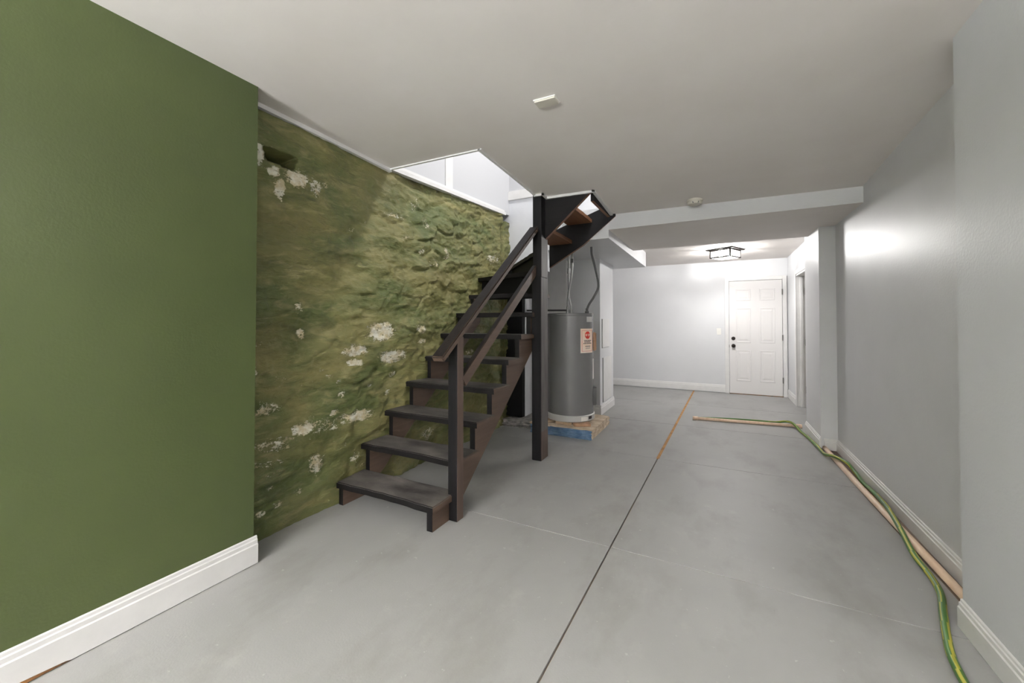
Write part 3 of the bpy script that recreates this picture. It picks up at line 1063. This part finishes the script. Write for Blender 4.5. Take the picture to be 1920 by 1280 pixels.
M_PAPER = mat('sticker_paper', (236, 228, 220), 0.5, (242, 210, 182), 4.0)
M_RED = mat('sticker_red', (214, 48, 30), 0.5)
M_INK = mat('sticker_ink', (52, 46, 46), 0.6)
M_PINK = mat('sticker_border', (206, 120, 116), 0.6)
sk = adopt(wrap('warning_sticker', -46, -3, 0.938, 1.222, HR + 0.001, M_PAPER, None), wh)
sk['label'] = 'white warning sticker with red stop sign'
rs_ = HR + 0.0024
A0, A1 = -43, -6
for (a, b, z0, z1) in ((A0, A1, 1.198, 1.202), (A0, A1, 0.957, 0.961), (A0, A0 + 1, 0.957, 1.202), (A1 - 1, A1, 0.957, 1.202)):
    o = adopt(wrap('border_line', a, b, z0, z1, rs_, M_PINK, None, 6), wh)
    o.parent = sk
    o.matrix_parent_inverse = Matrix.Identity(4)


def put_on_tank(V2, F, name, m_, ac, zc_, r, parent):
    """flat shape (u along the circumference, v up; metres) wrapped on the tank"""
    V = [(HX + r * math.cos(R(ac) + u / HR), HY + r * math.sin(R(ac) + u / HR), zc_ + v) for u, v in V2]
    o = mesh(name, V, F, m_)
    o.parent = parent
    return o


sk_world_fix = []
oc = [(0.046 * math.cos(R(22.5 + 45 * k)), 0.046 * math.sin(R(22.5 + 45 * k))) for k in range(8)]
put_on_tank(oc + [(0, 0)], [[k, (k + 1) % 8, 8] for k in range(8)], 'stop_octagon', M_RED, -25, 1.146, rs_ + 0.0004, sk)


def text_shape(body, size):
    cu = bpy.data.curves.new('txt', 'FONT')
    cu.body = body
    cu.size = size
    cu.align_x = 'CENTER'
    cu.align_y = 'CENTER'
    cu.resolution_u = 3
    ob = bpy.data.objects.new('txt', cu)
    COL.objects.link(ob)
    dg = bpy.context.evaluated_depsgraph_get()
    me = bpy.data.meshes.new_from_object(ob.evaluated_get(dg))
    V2 = [(v.co.x, v.co.y) for v in me.vertices]
    F = [list(p.vertices) for p in me.polygons]
    bpy.data.objects.remove(ob)
    return V2, F


V2, F = text_shape('STOP', 0.034)
put_on_tank(V2, F, 'stop_lettering', M_PAPER, -25, 1.146, rs_ + 0.0010, sk)
r2 = random.Random(3)
for z, wd, hh in ((1.083, 0.110, 0.011), (1.066, 0.100, 0.011), (1.049, 0.128, 0.011), (1.016, 0.074, 0.010), (0.998, 0.060, 0.004), (0.988, 0.066, 0.004)):
    V2, F = [], []
    x = -wd / 2
    while x < wd / 2:
        q = r2.uniform(0.006, 0.017)
        b = len(V2)
        V2 += [(x, -hh / 2), (x + q, -hh / 2), (x + q, hh / 2), (x, hh / 2)]
        F.append([b, b + 1, b + 2, b + 3])
        x += q + r2.uniform(0.003, 0.006)
    put_on_tank(V2, F, 'print_line', M_INK, -25, z, rs_ + 0.0004, sk)
adopt(wrap('rating_label', -28, -6, 1.30, 1.362, HR + 0.001, M_TANKRING, None, 6), wh)
adopt(wrap('side_label', 0, 18, 0.62, 0.86, HR + 0.001, M_PLAST, None, 6), wh)
adopt(wrap('band_label', -46, -28, 0.152, 0.200, HR + 0.0125, M_PLAST, None, 6), wh)
adopt(wrap('band_code', -25, -13, 0.165, 0.198, HR + 0.0125, M_INK, None, 6), wh)
# two element covers on the right side
for z0, z1, m_ in ((0.955, 1.175, M_BRICK), (0.30, 0.52, M_DKHOSE)):
    bm = bmesh.new()
    bm_box(bm, -0.012, 0.034, -0.055, 0.055, 0, z1 - z0)
    bmesh.ops.bevel(bm, geom=bm.edges[:], offset=0.010, segments=2, affect='EDGES')
    o = bm_obj('element_cover', bm, m_)
    a = R(16)
    o.matrix_world = Matrix.Translation((HX + HR * math.cos(a), HY + HR * math.sin(a), z0)) @ Matrix.Rotation(a, 4, 'Z')
    mw = o.matrix_world.copy()
    o.parent = wh
    o.matrix_parent_inverse = Matrix.Translation(-Vector(wh.location))
# nipples, water lines and cable
for (x, y) in ((-1.648, 4.70), (-1.605, 4.71)):
    adopt(lathe('pipe_nipple', [(0, 1.40), (0.018, 1.40), (0.018, 1.45), (0.014, 1.455), (0.014, 1.49), (0, 1.49)], (x, y, 0), M_STEEL, None, 16), wh)
adopt(lathe('cable_gland', [(0, 1.40), (0.024, 1.40), (0.024, 1.425), (0.016, 1.43), (0.016, 1.46), (0, 1.46)], (-1.372, 4.60, 0), M_DKHOSE, None, 16), wh)
adopt(tube('water_line', spline([(-1.648, 4.70, 1.485), (-1.636, 4.70, 1.65), (-1.60, 4.70, 1.84), (-1.587, 4.70, 1.99), (-1.587, 4.70, 2.186)], 10), 0.011, M_STEEL, None, 10, ribs=0.0012), wh)
adopt(tube('water_line', spline([(-1.605, 4.71, 1.485), (-1.632, 4.71, 1.62), (-1.640, 4.72, 1.80), (-1.640, 4.72, 1.95), (-1.640, 4.72, 2.186)], 10), 0.010, M_STEEL, None, 10, ribs=0.0012), wh)
adopt(lathe('valve_body', [(0, 1.90), (0.018, 1.90), (0.02, 1.91), (0.02, 1.965), (0.016, 1.97), (0, 1.97)], (-1.640, 4.72, 0), M_STEEL, None, 14), wh)
adopt(lathe('pipe_coupling', [(0, 2.03), (0.015, 2.03), (0.015, 2.08), (0, 2.08)], (-1.587, 4.70, 0), M_DKHOSE, None, 14), wh)
adopt(tube('drain_line', [(-1.65, 4.70, 1.445), (-1.93, 4.70, 1.448), (-2.205, 4.71, 1.45)], 0.012, M_DKHOSE, None, 10), wh)
adopt(tube('power_conduit', spline([(-1.372, 4.60, 1.45), (-1.345, 4.60, 1.51), (-1.285, 4.60, 1.60), (-1.238, 4.60, 1.70), (-1.245, 4.60, 1.82), (-1.290, 4.60, 2.01), (-1.312, 4.60, 2.10), (-1.318, 4.60, 2.186)], 10), 0.0135, M_DKHOSE, None, 12, ribs=0.001), wh)

# ------------------------------------------------------------------ pipes and hose on the floor
pp = empty('drain_pipe', (0.98, 3.7, 0))
tag(pp, 'long tan plastic pipe lying in the trench along the right wall', 'pipe', 'tan pipes on the floor')
adopt(tube('pipe_tube', [(0.965, 5.13, 0.014), (0.975, 4.1, 0.016), (0.998, 3.2, 0.018), (1.015, 2.37, 0.02)], 0.021, M_COPPERTAN, None, 14), pp)
pq = empty('drain_pipe', (0.3, 5.9, 0))
tag(pq, 'short tan plastic pipe lying across the hall floor beside the hose', 'pipe', 'tan pipes on the floor')
adopt(tube('pipe_tube', [(-0.30, 5.845, 0.022), (0.3, 5.915, 0.022), (0.91, 5.985, 0.022)], 0.019, M_COPPERTAN, None, 14), pq)
for x, y, l in ((-0.30, 5.845, 0.06), (0.86, 5.979, 0.05)):
    adopt(tube('pipe_coupling', [(x, y, 0.022), (x + l, y + l * 0.115, 0.022)], 0.024, M_COPPERTAN, None, 14), pq)
hp = [(-0.27, 5.905, .0), (-0.05, 5.985, .0), (0.211, 6.05, 0), (0.45, 6.085, 0), (0.64, 6.085, 0.004), (0.74, 6.05, .032), (0.80, 5.97, .046), (0.835, 5.87, .026), (0.862, 5.72, 0), (0.885, 5.50, 0), (0.908, 5.10, 0), (0.915, 4.84, 0.004),
      (0.950, 4.66, .040), (1.005, 4.50, .040), (1.035, 4.36, 0), (1.022, 4.10, 0), (1.012, 3.83, .03), (0.995, 3.50, .046), (0.965, 3.20, .04), (0.944, 2.95, .01), (0.945, 2.77, 0), (0.925, 2.61, 0),
      (0.872, 2.44, 0), (0.822, 2.276, 0), (0.790, 2.157, 0), (0.776, 2.071, 0), (0.768, 1.98, 0), (0.77, 1.80, 0)]
HRAD = 0.0145
pts = spline([(x, y, z + HRAD + 0.001) for x, y, z in hp], 10)
M_HG = mat('hose_green', (70, 108, 42), 0.4, (60, 104, 44), 6.0)
M_HY = mat('hose_yellow_stripe', (178, 172, 62), 0.45, (150, 150, 48), 6.0)
ho = tube('garden_hose', pts, HRAD, None, None, 16, ([M_HG, M_HY], lambda i, k: 1 if (k - i // 9) % 8 in (0, 1) or (k - i // 9) % 16 == 5 else 0))
tag(ho, 'green garden hose with yellow stripes snaking along the right wall and across the hall', 'garden hose')

# ------------------------------------------------------------------ ceiling fittings
vc = empty('ceiling_cover_plate', (-0.85, 2.08, zc(-0.85, 2.08)))
tag(vc, 'small white rectangular cover plate fixed to the ceiling in front of the stairs', 'cover plate')
z = zc(-0.85, 2.08)
adopt(box('plate', -0.914, -0.790, 2.045, 2.118, z - 0.014, z + 0.004, M_PLASTG, bev=0.003), vc)
adopt(box('plate_lip', -0.918, -0.786, 2.041, 2.122, z - 0.005, z + 0.006, M_PLAST, bev=0.001), vc)
sx, sy = -0.18, 4.09
sz = zc(sx, sy)
sm = empty('smoke_detector', (sx, sy, sz))
tag(sm, 'round off-white smoke detector on the ceiling just before the beam', 'smoke detector')
adopt(lathe('detector_base', [(0, sz - 0.014), (0.068, sz - 0.014), (0.07, sz - 0.01), (0.07, sz + 0.006), (0, sz + 0.006)], (sx, sy, 0), M_PLASTG, None, 32), sm)
adopt(lathe('detector_body', [(0, sz - 0.046), (0.04, sz - 0.046), (0.058, sz - 0.040), (0.063, sz - 0.032), (0.064, sz - 0.014), (0, sz - 0.014)], (sx, sy, 0), M_PLASTG, None, 32), sm)
for a in (-100, -60):
    adopt(lathe('detector_vent', [(0, -0.003), (0.008, -0.003), (0.008, 0.003), (0, 0.003)], (sx + 0.06 * math.cos(R(a)), sy + 0.06 * math.sin(R(a)), sz - 0.030), M_DKHOSE, None, 10, 1), sm)

M_GLASS = bpy.data.materials.new('lamp_glass')
M_GLASS.use_nodes = True
nt = M_GLASS.node_tree
for n_ in list(nt.nodes):
    if n_.type != 'OUTPUT_MATERIAL':
        nt.nodes.remove(n_)
tr = nt.nodes.new('ShaderNodeBsdfTransparent')
tr.inputs[0].default_value = (0.95, 0.95, 0.95, 1)
gl = nt.nodes.new('ShaderNodeBsdfGlossy')
gl.inputs[0].default_value = (0.95, 0.95, 0.95, 1)
mx = nt.nodes.new('ShaderNodeMixShader')
mx.inputs[0].default_value = 0.04
nt.links.new(tr.outputs[0], mx.inputs[1])
nt.links.new(gl.outputs[0], mx.inputs[2])
nt.links.new(mx.outputs[0], [n_ for n_ in nt.nodes if n_.type == 'OUTPUT_MATERIAL'][0].inputs[0])
M_NICKEL = mat('brushed_nickel', (52, 48, 44), 0.6, metallic=0.0, spec=0.2)


def lamp(x, y, z, ang, strength, label):
    e = empty('ceiling_lamp', (x, y, z))
    e.rotation_euler = (0, 0, R(ang))
    tag(e, label, 'ceiling lamp', 'square flush ceiling lamps')
    M_BULB = emit('lamp_bulb_glow', (253, 251, 249), strength)
    s = 0.150
    box('ceiling_plate', -0.20, 0.20, -0.20, 0.20, -0.014, 0.004, M_NICKEL, e, bev=0.002)
    zb, z_t = -0.135, -0.014
    fr = bmesh.new()
    for sx_ in (-1, 1):
        for sy_ in (-1, 1):
            bm_box(fr, sx_ * s - 0.010, sx_ * s + 0.010, sy_ * s - 0.010, sy_ * s + 0.010, zb, z_t)
    for zz in (zb, -0.030):
        for q in (-1, 1):
            bm_box(fr, -s, s, q * s - 0.009, q * s + 0.009, zz, zz + 0.016)
            bm_box(fr, q * s - 0.009, q * s + 0.009, -s, s, zz, zz + 0.016)
    bm_obj('lamp_frame', fr, M_NICKEL, e)
    for q in (-1, 1):
        box('glass_pane', -s + 0.006, s - 0.006, q * s - 0.0015, q * s + 0.0015, zb + 0.01, -0.03, M_GLASS, e)
        box('glass_pane', q * s - 0.0015, q * s + 0.0015, -s + 0.006, s - 0.006, zb + 0.01, -0.03, M_GLASS, e)
    for q in (-1, 1):
        bm = bmesh.new()
        bmesh.ops.create_icosphere(bm, subdivisions=2, radius=0.032, matrix=Matrix.Translation((q * 0.055, q * 0.03, -0.078)))
        b = bm_obj('bulb', bm, M_BULB, e, smooth=True)
        lathe('socket', [(0, -0.050), (0.016, -0.050), (0.018, -0.014), (0, -0.014)], (q * 0.055, q * 0.03, 0), M_PLAST, b, 14)
    return e


lamp(0.115, 7.0, 2.425, -28, HALL_LAMP, 'square glass ceiling lamp glowing in the far hall')
lamp(1.75, 0.70, zc(1.75, 0.70), 0, ROOM_LAMP, 'square glass ceiling lamp of the near room to the right of the viewer')


def torchiere(x, y, label, share=1.0):  # unseen uplights added behind the viewer to brighten the ceiling
    e = empty('added_floor_lamp', (x, y, 0))
    tag(e, label, 'floor lamp', 'added uplights out of view behind the viewer')
    lathe('lamp_base', [(0, 0), (0.14, 0), (0.14, 0.015), (0.02, 0.035), (0, 0.035)], (0, 0, 0.0), M_BLACKM, e, 32)
    lathe('lamp_pole', [(0, 0.03), (0.012, 0.03), (0.012, 1.62), (0, 1.62)], (0, 0, 0), M_BLACKM, e, 16)
    V, F, n = [], [], 40
    prof = [(0.02, 1.61), (0.09, 1.64), (0.15, 1.70), (0.17, 1.75), (0.164, 1.75), (0.144, 1.706), (0.085, 1.648), (0.0, 1.63)]
    for r, z in prof:
        for k in range(n):
            q = 2 * math.pi * k / n
            V.append((r * math.cos(q), r * math.sin(q), z))
    for j in range(len(prof) - 1):
        for k in range(n):
            F.append([j * n + k, j * n + (k + 1) % n, (j + 1) * n + (k + 1) % n, (j + 1) * n + k])
    mesh('lamp_bowl', V, F, M_NICKEL, e, smooth=True)
    ld = bpy.data.lights.new('uplight', 'AREA')
    ld.shape = 'DISK'
    ld.size = 0.24
    ld.energy = FILL_UPLIGHT * share
    ld.color = (0.95, 0.975, 1.0)
    lo = bpy.data.objects.new('uplight', ld)
    link(lo, e)
    lo.location = (0, 0, 1.735)
    lo.rotation_euler = (math.pi, 0, 0)
    return e


torchiere(-1.6, -2.5, 'dark torchiere floor lamp added behind the viewer beside the green wall to brighten the ceiling', 1.0)
torchiere(-0.2, -3.4, 'dark torchiere floor lamp added far behind the viewer in the middle of the room to brighten the ceiling', 1.0)
